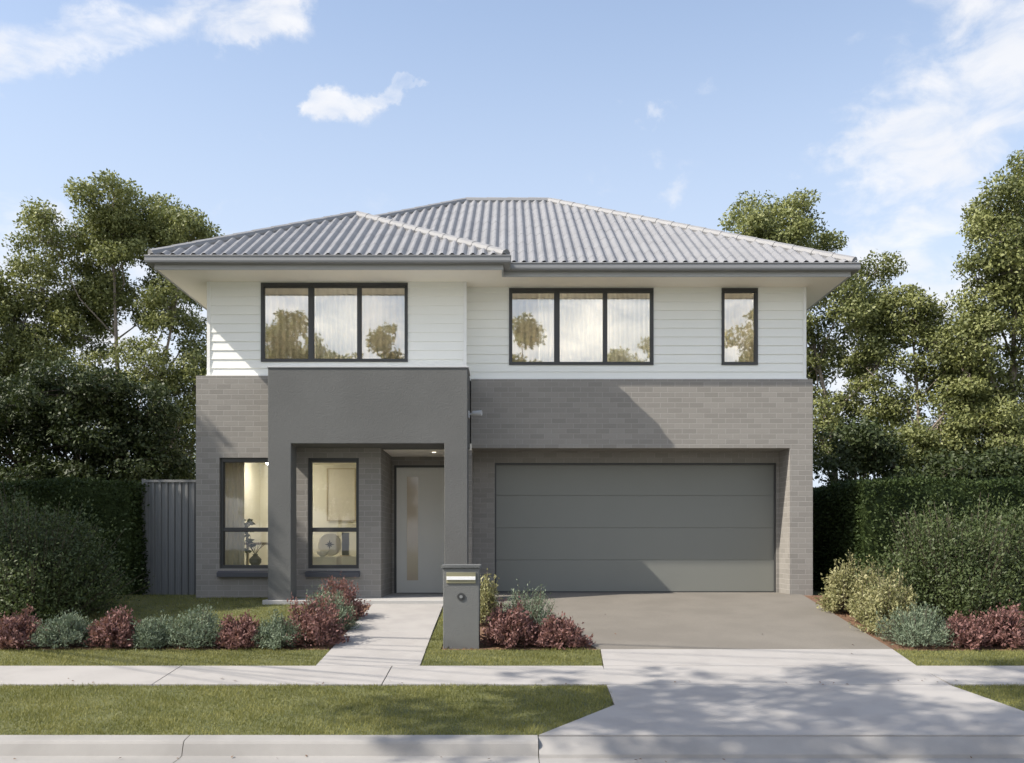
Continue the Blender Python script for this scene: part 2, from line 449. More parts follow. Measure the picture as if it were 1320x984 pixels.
mb = MB(); wall(mb, 'x', -4.83, 4.81, -.5, 5.13, 7.87, 8.1); mb.build('rear_wall', M['brick'], house)
mb = MB(); wall(mb, 'y', -.08, 1.3, -.3, 2.39, -2.29, -2.063)
wall(mb, 'y', -.02, 1.3, -.3, 2.39, -.83, -.602)
wall(mb, 'x', -2.062, -.832, -.3, 2.39, 1.10, 1.28, [(-2.02, -.86, -.4, 2.24)])
mb.build('porch_brick_wall', M['brick'], house)

# weatherboards: every board leans out to a 12 mm lip
def boards(mb, p0, u, n, length, z0, z1, holes=(), pitch=.146, lip=.014):
    u = Vector(u); n = Vector(n); p0 = Vector(p0)
    def depth(z):
        k = (z - 3.57) / pitch; f = k - math.floor(k + 1e-6)
        return lip * (1 - f)
    As = sorted({0, length} | {h for H in holes for h in H[:2]})
    rows = []
    k0 = 0
    while 3.57 + k0 * pitch < z1 - 1e-4:
        rows.append((max(z0, 3.57 + k0 * pitch), min(z1, 3.57 + (k0 + 1) * pitch))); k0 += 1
    Zs = sorted({z for r in rows for z in r} | {h for H in holes for h in H[2:] if z0 < h < z1})
    for a, b in zip(As[:-1], As[1:]):
        for c, d in zip(Zs[:-1], Zs[1:]):
            if any(H[0] < (a + b) / 2 < H[1] and H[2] < (c + d) / 2 < H[3] for H in holes): continue
            dc = depth(c + 1e-4); dd = dc - (d - c) / pitch * lip
            A = p0 + u * a; B = p0 + u * b
            q = lambda P, z, e: (P.x + n.x * e, P.y + n.y * e, z)
            mb.quad(q(A, c, dc), q(B, c, dc), q(B, d, dd), q(A, d, dd))
            if dc > lip * .9: mb.quad(q(A, c, 0), q(B, c, 0), q(B, c, dc), q(A, c, dc))

BW = (-4.04, -1.64, 3.82, 5.11); GW = (.015, 2.425, 3.83, 5.11); SW = (3.56, 4.165, 3.83, 5.11)
SO = 5.13
mb = MB(); boards(mb, (-4.90, -.17, 0), (1, 0, 0), (0, -1, 0), 4.20, BT, SO, [(BW[0] + 4.9, BW[1] + 4.9, BW[2], BW[3])])
boards(mb, (-.70, -.17, 0), (0, 1, 0), (1, 0, 0), .31, BT, SO)
boards(mb, (-4.90, 8.1, 0), (0, -1, 0), (-1, 0, 0), 8.27, BT, SO)
mb.build('weatherboard_wall', M['board'], house)
mb = MB(); boards(mb, (-.70, .14, 0), (1, 0, 0), (0, -1, 0), 5.65, BT, SO,
                  [(GW[0] + .7, GW[1] + .7, GW[2], GW[3]), (SW[0] + .7, SW[1] + .7, SW[2], SW[3])])
boards(mb, (4.95, .14, 0), (0, 1, 0), (1, 0, 0), 7.96, BT, SO)
mb.build('weatherboard_wall', M['board'], house)
# corner boards, sill flashing boards, the timber edge under the eaves
for x, y in ((-4.922, -.192), (-.730, -.192), (4.92, .118)):
    mb = MB(); mb.box(x, x + .052, y, y + .052, BT + .002, SO - .002); mb.build('corner_trim', M['trim'], house)
for a, b, y in ((-4.93, -3.70, -.213), (-.57, 4.985, .095)):
    mb = MB(); mb.box(a, b, y, y + .10, BT + .002, BT + .035); mb.build('base_trim', M['trim'], house)

# eaves
OUT = [(-5.51, -.90), (-.075, -.90), (-.075, -.52), (5.48, -.52), (5.48, 8.74), (-5.51, 8.74)]
def sweep(mb, outline, prof):
    n = len(outline); rings = []
    for i, p in enumerate(outline):
        a = Vector(outline[i - 1]); b = Vector(p); c = Vector(outline[(i + 1) % n])
        d1 = (b - a).normalized(); d2 = (c - b).normalized()
        n1 = Vector((d1.y, -d1.x)); n2 = Vector((d2.y, -d2.x)); m = n1 + n2
        m = m / (1 + n1.dot(n2))
        rings.append([(b.x + m.x * o, b.y + m.y * o, z) for o, z in prof])
    k = len(prof)
    for i in range(n):
        A, B = rings[i], rings[(i + 1) % n]
        for j in range(k): mb.quad(A[j], B[j], B[(j + 1) % k], A[(j + 1) % k])
mb = MB(); mb.add([(x, y, SO) for x, y in OUT], [tuple(range(len(OUT)))[::-1]]); mb.build('soffit', M['soffit'], house)

roof_root = None
TZ = 5.30; PT = math.tan(R(30))
XL, XR, YB, YM, XB, YR = -5.60, 5.57, -.985, -.605, .015, 8.825
hb = (XB - XL) / 2; AX = XL + hb; AY = YB + hb; JY = YM + hb
hd = (YR - YM) / 2; RY = YM + hd; RLx = XL + hd; RRx = XR - hd
def tiles(bm_v, bm_f, p0, u, up, length, poly):
    """rolled tiles on one slope. p0 eave corner, u along the eave, up horizontal direction uphill; poly clips in plan"""
    bm = bmesh.new(); u = Vector(u); up = Vector(up); p0 = Vector(p0)
    per = .160; sub = 6; du = per / sub
    n = int(length / du) + 1
    prof = [.0, .0, .024, .044, .044, .024]
    run = max((Vector((x, y, 0)) - p0).dot(up) for x, y in poly) + .02
    course = .30; rows = int(run / course) + 1
    nrm = Vector((-up.x * PT, -up.y * PT, 1)).normalized()
    prev = None
    for r in range(rows):
        rr = []
        for v, lift in ((r * course, .0015), ((r + 1) * course, .0)):
            row = []
            for i in range(n + 1):
                uu = i * du
                P = p0 + u * uu + up * v; P.z = TZ + v * PT
                h = prof[i % sub] + lift + .0012 * math.sin(i // sub * 12.9898 + r * 78.2)
                row.append(bm.verts.new(P + nrm * h))
            rr.append(row)
        if prev:
            for i in range(n): bm.faces.new((prev[i], prev[i + 1], rr[0][i + 1], rr[0][i]))
        for i in range(n): bm.faces.new((rr[0][i], rr[0][i + 1], rr[1][i + 1], rr[1][i]))
        prev = rr[1]
    k = len(poly)
    area = sum(poly[i][0] * poly[(i + 1) % k][1] - poly[(i + 1) % k][0] * poly[i][1] for i in range(k))
    if area < 0: poly = poly[::-1]
    for i in range(k):
        a = poly[i]; b = poly[(i + 1) % k]
        d = Vector((b[0] - a[0], b[1] - a[1], 0))
        if d.length < 1e-6: continue
        no = Vector((d.y, -d.x, 0)).normalized()
        # leave the eave edge itself as the row's own lip
        bmesh.ops.bisect_plane(bm, geom=bm.verts[:] + bm.edges[:] + bm.faces[:], plane_co=(a[0], a[1], 0) if not (abs(d.dot(u)) > .999 * d.length and abs((Vector((a[0], a[1], 0)) - p0).dot(up)) < 1e-4) else (a[0] - up.x * .03, a[1] - up.y * .03, 0), plane_no=no, clear_outer=True)
    bm.verts.index_update(); base = len(bm_v)
    bm_v += [tuple(v.co) for v in bm.verts]
    bm_f += [tuple(base + v.index for v in f.verts) for f in bm.faces]
    bm.free()
mb = MB()
tiles(mb.v, mb.f, (XL, YB, 0), (1, 0, 0), (0, 1, 0), XB - XL, [(XL, YB), (XB, YB), (AX, AY)])
tiles(mb.v, mb.f, (XL, YM, 0), (1, 0, 0), (0, 1, 0), XR - XL, [(XB, YM), (XR, YM), (RRx, RY), (RLx, RY), (AX, JY)])
tiles(mb.v, mb.f, (XB, YB, 0), (0, 1, 0), (-1, 0, 0), JY - YB, [(XB, YB), (XB, YM), (AX, JY), (AX, AY)])
tiles(mb.v, mb.f, (XL, YB, 0), (0, 1, 0), (1, 0, 0), YR - YB, [(XL, YB), (AX, AY), (AX, JY), (XL, JY)])
tiles(mb.v, mb.f, (XL, YB, 0), (0, 1, 0), (1, 0, 0), YR - YB, [(XL, JY), (AX, JY), (RLx, RY), (XL, YR)])
tiles(mb.v, mb.f, (XR, YM, 0), (0, 1, 0), (-1, 0, 0), YR - YM, [(XR, YM), (XR, YR), (RRx, RY)])
tiles(mb.v, mb.f, (XL, YR, 0), (1, 0, 0), (0, -1, 0), XR - XL, [(XL, YR), (XR, YR), (RRx, RY), (RLx, RY)])
roof = mb.build('roof', M['tile'], house)
mb = MB()
def caps(a, b):
    a = Vector(a); b = Vector(b); L = (b - a).length; n = max(1, int(L / .36))
    for i in range(n):
        p = a.lerp(b, i / n); q = a.lerp(b, (i + 1.1) / n if i < n - 1 else 1)
        mb.tube([p, q], [.088, .080], 10)
zz = lambda run: TZ + run * PT + .005
caps((XL + .05, YB + .05, zz(.05)), (AX, AY, zz(hb))); caps((XB - .05, YB + .05, zz(.05)), (AX, AY, zz(hb)))
caps((AX, AY, zz(hb)), (AX, JY, zz(hb))); caps((AX, JY, zz(hb)), (RLx, RY, zz(hd))); caps((XR - .05, YM + .05, zz(.05)), (RRx, RY, zz(hd)))
caps((RLx, RY, zz(hd)), (RRx, RY, zz(hd))); caps((XL + .05, YR - .05, zz(.05)), (RLx, RY, zz(hd))); caps((XR - .05, YR - .05, zz(.05)), (RRx, RY, zz(hd)))
mb.build('ridge_cap', M['cap'], roof, smooth=False)
mb = MB(); sweep(mb, OUT, [(.001, 5.195), (.085, 5.190), (.108, 5.20), (.115, 5.225), (.110, 5.29), (.122, 5.297), (.118, 5.31), (.10, 5.305), (.001, 5.27)])
mb.build('gutter', M['gutter'], roof)
mb = MB(); sweep(mb, OUT, [(-.025, 5.115), (0, 5.115), (0, 5.28), (-.025, 5.28)]); mb.build('fascia', M['fascia'], roof)

# portico
mb = MB()
U = [(-3.73, -.12), (-3.37, -.12), (-3.37, 2.40), (-.99, 2.40), (-.99, -.12), (-.63, -.12), (-.63, 3.58), (-3.73, 3.58)]
nU = len(U)
mb.add([(x, -.95, z) for x, z in U] + [(x, -.575, z) for x, z in U], [tuple(range(nU)), tuple(range(2 * nU - 1, nU - 1, -1))] + [((i + 1) % nU, i, nU + i, nU + (i + 1) % nU) for i in range(nU)])
port = mb.build('portico', M['render'], house, bevel=.008)
mb = MB(); mb.box(-3.729, -.631, -.574, -.03, 2.401, 3.579); mb.build('beam', M['render'], port)
mb = MB(); mb.box(-3.745, -.615, -.965, -.19, 3.581, 3.60); mb.build('flashing', M['lightgrey'], port)
mb = MB(); mb.box(-2.06, -.605, -.028, 1.10, 2.392, 2.5); mb.build('porch_ceiling', M['soffit'], house)
mb = MB(); mb.box(-3.80, -2.29, -1.02, -.305, -.22, -.03); mb.box(-2.29, -.605, -1.02, 1.10, -.22, -.03); mb.build('porch_slab', M['slab'], house, bevel=.008)
mb = MB(); mb.lathe((-1.25, .30, 2.36), [(.030, .034), (.034, .0285), (.034, .026), (.025, .026)], 18); mb.build('downlight', M['downlight'], house)
# small spotlight bracket on the side of the portico
mb = MB(); mb.box(-.632, -.61, -.66, -.54, 2.84, 2.95); mb.tube([(-.61, -.60, 2.905), (-.46, -.62, 2.91)], .018, 8)
mb.tube([(-.56, -.62, 2.915), (-.42, -.66, 2.915)], [.04, .045], 12); mb.build('wall_light', M['lightgrey'], house)

# windows
def window(H, y, bars, panes, glass, frame=.045, sill=False):
    """H = x0,x1,z0,z1; bars = vertical (x) or horizontal ('z') dividers"""
    x0, x1, z0, z1 = H; mb = MB(); yf, yb = y - .025, y + .075
    mb.box(x0, x1, yf, yb, z0, z0 + frame); mb.box(x0, x1, yf, yb, z1 - frame - .015, z1)
    mb.box(x0, x0 + frame, yf, yb, z0 + frame, z1 - frame - .015); mb.box(x1 - frame, x1, yf, yb, z0 + frame, z1 - frame - .015)
    for kind, p, w in bars:
        if kind == 'x': mb.box(p - w / 2, p + w / 2, yf + .008, yb - .002, z0 + frame, z1 - frame - .015)
        else: mb.box(x0 + frame, x1 - frame, yf + .008, yb - .002, p - w / 2, p + w / 2)
    f = mb.build('window', M['frame'], house)
    for (a, b, c, d) in panes:
        g = MB(); g.quad((a, y + .03, c), (b, y + .03, c), (b, y + .03, d), (a, y + .03, d)); g.build('pane', glass, f)
        s = MB()                                   # slim inner sash
        for bx in ((a, a + .010, c, d), (b - .010, b, c, d), (a + .010, b - .010, c, c + .010), (a + .010, b - .010, d - .010, d)):
            s.box(bx[0], bx[1], y + .004, y + .055, bx[2], bx[3])
        s.build('sash', M['frame'], f)
    if sill:
        s = MB()
        s.add([(x0 - .02, y - .16, z0 - .135), (x1 + .02, y - .16, z0 - .135), (x1 + .02, y + .08, z0 - .135), (x0 - .02, y + .08, z0 - .135),
               (x0 - .02, y - .16, z0 - .065), (x1 + .02, y - .16, z0 - .065), (x1 + .02, y + .08, z0 + .004), (x0 - .02, y + .08, z0 + .004)],
              [(0, 3, 2, 1), (4, 5, 6, 7), (0, 1, 5, 4), (1, 2, 6, 5), (2, 3, 7, 6), (3, 0, 4, 7)])
        s.build('sill', M['sill'], f)
    return f
def three(H, y, m1, m2):
    x0, x1, z0, z1 = H
    window(H, y, [('x', m1, .075), ('x', m2, .055)], [(x0 + .045, m1 - .037, z0 + .045, z1 - .06), (m1 + .037, m2 - .027, z0 + .045, z1 - .06), (m2 + .027, x1 - .045, z0 + .045, z1 - .06)], M['glass'])
three(BW, -.17, -3.225, -2.435)
three(GW, .14, .815, 1.62)
window(SW, .14, [], [(SW[0] + .045, SW[1] - .045, SW[2] + .045, SW[3] - .06)], M['glass'])
for H in (W1, W2):
    window(H, -.235, [('z', 1.075, .05)], [(H[0] + .045, H[1] - .045, H[2] + .045, 1.05), (H[0] + .045, H[1] - .045, 1.10, H[3] - .06)], M['glasslow'], sill=True)

# front door
mb = MB(); mb.box(-2.02, -1.985, 1.10, 1.26, -.03, 2.24); mb.box(-.895, -.86, 1.10, 1.26, -.03, 2.24); mb.box(-1.985, -.895, 1.10, 1.26, 2.205, 2.24)
mb.build('door_frame', M['frame'], house)
mb = MB(); wall(mb, 'x', -1.982, -.898, -.022, 2.202, 1.14, 1.19, [(-1.80, -1.60, .20, 2.04)]); door = mb.build('front_door', M['door'], house)
mb = MB(); mb.box(-1.80, -1.60, 1.155, 1.175, .20, 2.04); mb.build('glass_panel', M['warmglass'], door)
mb = MB(); mb.tube([(-.99, 1.09, .85), (-.99, 1.09, 1.15)], .014, 8); mb.tube([(-.99, 1.14, .9), (-.99, 1.09, .9)], .01, 6); mb.tube([(-.99, 1.14, 1.1), (-.99, 1.09, 1.1)], .01, 6); mb.build('handle', M['steel'], door)

# garage door: four sections with rounded V joints
mb = MB(); g0, g1 = -.222, 4.602; yz = .675; z0 = .012; h = 2.225 / 4
prof = []
for k in range(4):
    b = z0 + k * h
    prof += [(yz + .006, b), (yz, b + .007), (yz, b + h - .007), (yz + .006, b + h - .0005)]
for (ya, za), (yb, zb) in zip(prof[:-1], prof[1:]): mb.quad((g0, ya, za), (g1, ya, za), (g1, yb, zb), (g0, yb, zb))
mb.quad((g0, yz + .05, z0), (g0, yz + .05, z0 + 4 * h), (g1, yz + .05, z0 + 4 * h), (g1, yz + .05, z0))
gd = mb.build('garage_door', M['garage'], house)
mb = MB(); mb.box(-.23, -.205, .62, .66, .005, 2.24); mb.box(4.585, 4.61, .62, .66, .005, 2.24); mb.box(-.205, 4.585, .62, .66, 2.21, 2.24); mb.build('door_track', M['frame'], gd)
mb = MB(); mb.box(g0, g1, .668, .69, .011, .03); mb.build('bottom_seal', M['frame'], gd)

# rooms behind the windows
def room(x0, x1, y0, y1, z0, z1, mat):
    mb = MB()
    mb.quad((x0, y1, z0), (x1, y1, z0), (x1, y1, z1), (x0, y1, z1)); mb.quad((x0, y0, z0), (x0, y1, z0), (x0, y1, z1), (x0, y0, z1))
    mb.quad((x1, y0, z0), (x1, y0, z1), (x1, y1, z1), (x1, y1, z0)); mb.quad((x0, y0, z0), (x1, y0, z0), (x1, y1, z0), (x0, y1, z0))
    mb.quad((x0, y0, z1), (x0, y1, z1), (x1, y1, z1), (x1, y0, z1))
    mb.build('room_lining', mat, house)
room(-4.80, -2.32, -.06, 2.6, .05, 2.385, M['cream'])
room(-4.85, -.75, -.08, 2.6, 3.62, 5.10, M['upper_room'])
room(-.66, 4.90, .22, 2.8, 3.62, 5.10, M['upper_room'])

def ceiling_lamp(x, y, z, r, mat, label):
    t = thing('ceiling_lamp', label, 'lamp', (x, y, z), 'ceiling lamps in the rooms')
    mb = MB(); mb.lathe((0, 0, -.09), [(r * .9, 0), (r, .02), (r, .05), (r * .9, .06)], 24); mb.build('diffuser', mat, t)
    mb = MB(); mb.lathe((0, 0, -.028), [(r * .6, 0), (r * .6, .026)], 20); mb.build('base', M['lightgrey'], t)
ceiling_lamp(-4.2, 1.6, 2.383, .22, M['lamp'], 'warm round ceiling lamp lit inside the ground floor room behind the portico')
ceiling_lamp(-2.8, 1.3, 5.095, .22, M['curtain_fill'], 'unseen round ceiling lamp added to brighten the curtains of the left upper triple window')  # this and the next two are unseen, added to light the curtains from inside
ceiling_lamp(1.2, 1.5, 5.095, .22, M['curtain_fill'], 'unseen round ceiling lamp added to brighten the curtains of the right upper triple window')
ceiling_lamp(3.9, 1.5, 5.095, .18, M['curtain_fill'], 'unseen round ceiling lamp added to brighten the curtain of the narrow single window')

def curtain(x0, x1, y, z0, z1, label, mat, pitch=.11, amp=.018):
    mb = MB(); n = max(8, int((x1 - x0) / pitch * 8)); vs = []
    for i in range(n + 1):
        x = x0 + (x1 - x0) * i / n
        w = amp * math.sin(2 * math.pi * (x - x0) / pitch) + .3 * amp * math.sin(7 * x + 2)
        vs += [(x - x0, w, z0 - z0), (x - x0, w * .7, z1 - z0)]
    mb.add(vs, [(2 * i, 2 * i + 2, 2 * i + 3, 2 * i + 1) for i in range(n)])
    o = mb.build('curtain', mat, None, smooth=True); o.location = (x0, y, z0)
    s = o.modifiers.new('thick', 'SOLIDIFY'); s.thickness = .004
    tag(o, label, 'curtain', 'curtains behind the windows')
curtain(-4.10, -3.20, .02, 3.66, 5.08, 'beige curtain behind the left pane of the left upper triple window', M['curtain'])
curtain(-3.19, -2.46, .03, 3.66, 5.08, 'pale sheer curtain behind the middle pane of the left upper triple window', M['sheer'], .08, .02)
curtain(-2.45, -1.58, .02, 3.66, 5.08, 'beige curtain behind the right pane of the left upper triple window', M['curtain'])
curtain(-.05, .52, .32, 3.66, 5.08, 'beige curtain gathered at the left edge of the upper triple window above the garage', M['curtain'])
curtain(.53, 2.46, .33, 3.66, 5.08, 'wide pale sheer curtain across the upper triple window above the garage', M['sheer'], .08, .02)
curtain(3.50, 4.22, .32, 3.66, 5.08, 'beige curtain behind the narrow single window at the upper right', M['curtain'])
curtain(-4.70, -4.38, .05, .08, 2.36, 'tall cream curtain drawn to the left side of the lower left window', M['sheer'], .09, .03)

# things seen inside the lower room
sb = MB(); sb.box(-.50, .50, -.20, .20, .78, .82)
t = thing('side_table', 'long pale timber side table inside the lower left window', 'table', (-4.10, .75, .05))
MB.build(sb, 'tabletop', M['timber'], t)
for sx in (-.46, .46):
    for sy in (-.16, .16):
        l = MB(); l.box(sx - .02, sx + .02, sy - .02, sy + .02, .002, .78); l.build('leg', M['timber'], t)
t = thing('table_lamp', 'cream table lamp with tall drum shade lit behind the lower left window', 'lamp', (-3.98, .78, .872))
mb = MB(); mb.lathe((0, 0, 0), [(.07, 0), (.07, .02), (.02, .04), (.018, .26)], 16); mb.build('stand', M['timber'], t)
mb = MB(); mb.lathe((0, 0, 0), [(.17, .26), (.17, .70)], 24); mb.build('lamp_shade', emit_mat('lamp shade glow', (1, .82, .52), .75), t)
t = thing('potted_plant', 'dark leafy potted plant standing just inside the lower left window', 'plant', (-4.42, .30, .052))
mb = MB(); mb.lathe((0, 0, 0), [(.10, 0), (.13, .25), (.12, .25), (.11, .22)], 18); mb.build('pot', M['darkdecor'], t)
mb = MB(); mb.tube([(0, 0, .2), (.02, 0, .6), (0, .01, 1.1)], [.015, .012, .006], 6); mb.build('stem', M['barkdark'], t)

def leaf_quads(c, d, L, W, fold=.15, nrm=None):
    """c base points, d unit directions (N,3), L,W sizes (N,): kite-shaped leaves"""
    n = len(c); r = RNG.normal(size=(n, 3))
    if nrm is not None: r = nrm + r * .45
    s = np.cross(d, r); s /= np.maximum(np.linalg.norm(s, axis=1), 1e-6)[:, None]
    u = np.cross(s, d)
    L = L[:, None]; W = W[:, None]
    return np.stack([c, c + d * L * .5 + s * W * .5 + u * W * fold, c + d * L, c + d * L * .5 - s * W * .5 + u * W * fold], 1)
def unit(v): return v / np.maximum(np.linalg.norm(v, axis=1), 1e-6)[:, None]

n = 46; c = np.stack([RNG.normal(0, .04, n), RNG.normal(0, .04, n), RNG.uniform(.62, 1.2, n)], 1)
d = unit(RNG.normal(size=(n, 3)) * np.array([1, 1, .4]) + np.array([0, 0, .3]))
np_mesh('foliage', leaf_quads(c, d, RNG.uniform(.10, .17, n), RNG.uniform(.05, .08, n)), 4, M['indoorleaf'], t)
t = thing('vase', 'small dark round vase with twigs on the floor stand inside the lower left window', 'vase', (-4.23, .18, .052))
mb = MB(); mb.box(-.15, .15, -.12, .12, 0, .42); mb.build('stand', M['timber'], t)
mb = MB(); mb.lathe((0, 0, .421), [(.05, 0), (.10, .06), (.10, .12), (.04, .18), (.045, .2)], 18); mb.build('body', M['darkdecor'], t)
mb = MB()
for k in range(9):
    a = k * .7; mb.tube([(0, 0, .6), (.06 * math.cos(a), .06 * math.sin(a), .7), (.15 * math.cos(a), .12 * math.sin(a), .78 + .02 * (k % 3))], .004, 4)
mb.build('twigs', M['barkdark'], t)
t = thing('picture_frame', 'large pale framed picture on the wall seen through the window beside the door', 'picture', (-3.22, 2.588, 1.80))
mb = MB()
for bx in ((-.28, .28, .60, .62), (-.28, .28, -.62, -.60), (-.28, -.26, -.60, .60), (.26, .28, -.60, .60)): mb.box(bx[0], bx[1], -.03, 0, bx[2] * .82, bx[3] * .82)
mb.build('frame', M['timber'], t)
mb = MB(); mb.box(-.26, .26, -.015, -.002, -.49, .49); mb.build('sheet', M['paper'], t)
t = thing('wall_plate', 'round cream plate with dark star centre seen low in the window beside the door', 'plate', (-3.18, 1.20, .835))
mb = MB(); mb.disc_y(0, -.012, .0, 0, .21, .20); mb.build('rim', M['paper'], t)
mb = MB()
for k in range(8):
    a = k * math.pi / 4; ca, sa = math.cos(a), math.sin(a); L = .09 if k % 2 == 0 else .06
    mb.add([(0, -.016, 0), (ca * L * .4 - sa * .014, -.016, sa * L * .4 + ca * .014), (ca * L, -.016, sa * L), (ca * L * .4 + sa * .014, -.016, sa * L * .4 - ca * .014)], [(0, 1, 2, 3)])
mb.build('star', M['darkdecor'], t)
t = thing('low_cabinet', 'low cream cabinet standing inside the window beside the door', 'cabinet', (-3.0, 1.17, .05))
mb = MB(); mb.box(-.5, .5, -.19, .19, .06, .575); mb.build('body', M['paper'], t)
for sx in (-.25, .25):
    l = MB(); l.box(sx - .235, sx + .235, -.205, -.192, .08, .56); l.build('door', M['cream'], t)
mb = MB(); mb.box(-.48, .48, -.17, .17, .001, .058); mb.build('plinth', M['timber'], t)
t = thing('speaker_box', 'tall narrow dark ornament standing on the low cream cabinet', 'ornament', (-2.88, 1.10, .626))
mb = MB(); mb.box(-.06, .06, -.05, .05, 0, .42); mb.build('body', M['darkdecor'], t, bevel=.01)
mb = MB(); mb.box(-.09, .09, -.07, .07, -.0, .02); mb.build('foot', M['timber'], t)
t = thing('bowl', 'small pale bowl on the left end of the low cream cabinet', 'bowl', (-3.28, 1.05, .626))
mb = MB(); mb.lathe((0, 0, 0), [(.04, 0), (.09, .05), (.11, .09), (.10, .09), (.06, .03)], 20); mb.build('body', M['slot'], t)

# ------------------------------------------------------------------ letterbox and fence
t = thing('letterbox', 'grey rendered pier letterbox with pale slot beside the front path', 'letterbox', (-.56, -4.31, zg(-4.31) - .0))
mb = MB(); mb.box(-.215, .215, 0, .36, -.06, .955); mb.build('pier', M['pier'], t, bevel=.006)
mb = MB(); mb.box(-.232, .232, -.017, .377, .956, .995); mb.build('cap', M['pier'], t, bevel=.006)
mb = MB(); mb.box(-.175, .175, -.012, .002, .775, .905); fl = mb.build('slot_panel', M['brass'], t, bevel=.003)
mb = MB(); mb.box(-.172, .172, -.024, -.010, .815, .855); mb.build('slot_flap', M['slot'], fl, bevel=.003)
mb = MB(); mb.disc_y(0, -.010, .002, .615, .048, .045); lk = mb.build('lock_plate', M['frame'], t)
mb = MB(); mb.disc_y(0, -.016, -.009, .615, .02, .018); mb.build('lock', M['steel'], lk)

t = thing('fence', 'grey ribbed metal side fence between the left hedge and the house', 'fence', (-5.72, 1.0, 0))
mb = MB(); xs = []; k = 0; x = -.68
while x < .64:
    for dx, dy in ((0, 0), (.015, -.03), (.055, -.03), (.07, 0)): xs.append((x + dx, dy))
    x += .118
mb.add([p for x, y in xs for p in ((x, y, -.05), (x, y, 1.93))], [(2 * i, 2 * i + 2, 2 * i + 3, 2 * i + 1) for i in range(len(xs) - 1)])
mb.build('sheet', M['fence'], t)
mb = MB(); mb.box(-.69, .66, -.045, .02, 1.93, 1.975); mb.build('rail', M['fence'], t)
for px in (-.72, .615):
    mb = MB(); mb.box(px, px + .045, -.04, .03, -.05, 1.99); mb.build('post', M['fence'], t)

# ------------------------------------------------------------------ foliage builders
def pts_in_ellipsoid(n, shell=.0):
    v = RNG.normal(size=(n, 3)); v = unit(v)
    r = RNG.uniform(shell ** 3, 1, n) ** (1 / 3)
    return v * r[:, None]

def tree(name, label, loc, lobes, trunk_r, leafmat, barkmat, n_clump=9, n_leaf=190, leaf=(.085, .15), clump=(.28, .48), limb=.5, depth=1.0, group=None,
         top=None, droop=.25, cat='tree', stems=1, sparse=1.0):
    """lobes (dx, dy, z, rx, rz): leafy masses in metres above the world zero, dx/dy from the trunk"""
    global RNG
    RNG = np.random.default_rng(sum(ord(c) * (i + 1) for i, c in enumerate(label)))
    t = thing(name, label, cat, loc, group)
    z0 = loc[2]; L = np.array([(a, b, c - z0, rx, rz) for a, b, c, rx, rz in lobes])
    w = L[:, 3] ** 2 * L[:, 4]
    cen = (L[:, :3] * w[:, None]).sum(0) / w.sum()
    ztop = (L[:, 2] + L[:, 4] * .3).max()
    # trunk follows the mean of the lobes
    tr = MB(); N = 9; spine = []
    topl = L[np.argmax(L[:, 2])]
    for i in range(N):
        f = i / (N - 1); s = f * f
        target = np.array([cen[0] * (1 - f) + topl[0] * f, cen[1] * (1 - f) + topl[1] * f])
        spine.append(np.array([target[0] * s + .08 * math.sin(3 * f + loc[0]), target[1] * s + .08 * math.cos(2.3 * f), ztop * f]))
    rad = [trunk_r * (1.25 - 1.15 * (i / (N - 1)) ** .8) if i else trunk_r * 1.5 for i in range(N)]
    spine[0][2] = -.15
    tr.tube(spine, rad, 8)
    spines = [(spine, rad)]
    for lo in sorted(L.tolist(), key=lambda q: -abs(q[0] - cen[0]))[:stems - 1]:
        sp = [np.array([lo[0] * (i / 8) ** 1.3, lo[1] * (i / 8) ** 1.3, lo[2] * i / 8]) + np.array([.07 * math.sin(i * 1.1 + lo[0]), 0, 0]) for i in range(N)]
        rd = [x * .75 for x in rad]; tr.tube(sp, rd, 7); spines.append((sp, rd))
    leaves = []
    for lo in L:
        k = max(4, int(n_clump * (lo[3] * lo[4] * lo[3]) ** .66 * sparse * 3.0))
        off_ = pts_in_ellipsoid(k, .3) * 1.12 * np.array([lo[3], lo[3] * depth, lo[4]])
        cc = lo[:3] + off_
        # limb from the trunk to the lobe
        spine, rad = min(spines, key=lambda q: min(np.linalg.norm(np.array(p) - lo[:3] + np.array([0, 0, .9])) for p in q[0])); ztop = spine[-1][2]
        zt = max(ztop * .18, lo[2] - (np.linalg.norm(lo[:2]) * 1.1 + lo[4] * .8)); f = min(.95, zt / ztop)
        i = min(N - 2, int(f * (N - 1))); g = f * (N - 1) - i
        a = spine[i] * (1 - g) + spine[i + 1] * g
        mid = (a + lo[:3]) / 2 + RNG.normal(0, .12, 3) + np.array([0, 0, -.15])
        r0 = max(.014, rad[i] * limb)
        tr.tube([a, mid, lo[:3]], [r0, r0 * .7, r0 * .38], 6)
        for p in cc:
            m2 = (lo[:3] + p) / 2 + RNG.normal(0, .06, 3)
            tr.tube([lo[:3] * .9 + mid * .1, m2, p], [r0 * .34, r0 * .22, .008], 4, cap=False)
            cr = RNG.uniform(*clump)
            n = int(n_leaf * 1.5 * RNG.uniform(.6, 1.25) * (cr / .38) ** 2)
            q = pts_in_ellipsoid(n, .25)
            base = p + q * cr * np.array([1.15, 1.15, .72])
            d = unit(q * .35 + RNG.normal(size=(n, 3)) * .9 + np.array([0, 0, -droop]))
            l = RNG.uniform(leaf[0], leaf[1], n)
            leaves.append(leaf_quads(base, d, l, l * RNG.uniform(.42, .66, n), .15, unit(q * np.array([1, 1, 1.2]) + np.array([0, 0, .35]))))
    tr.build('trunk', barkmat, t, smooth=True)
    np_mesh('crown', np.concatenate(leaves), 4, leafmat, t)
    return t

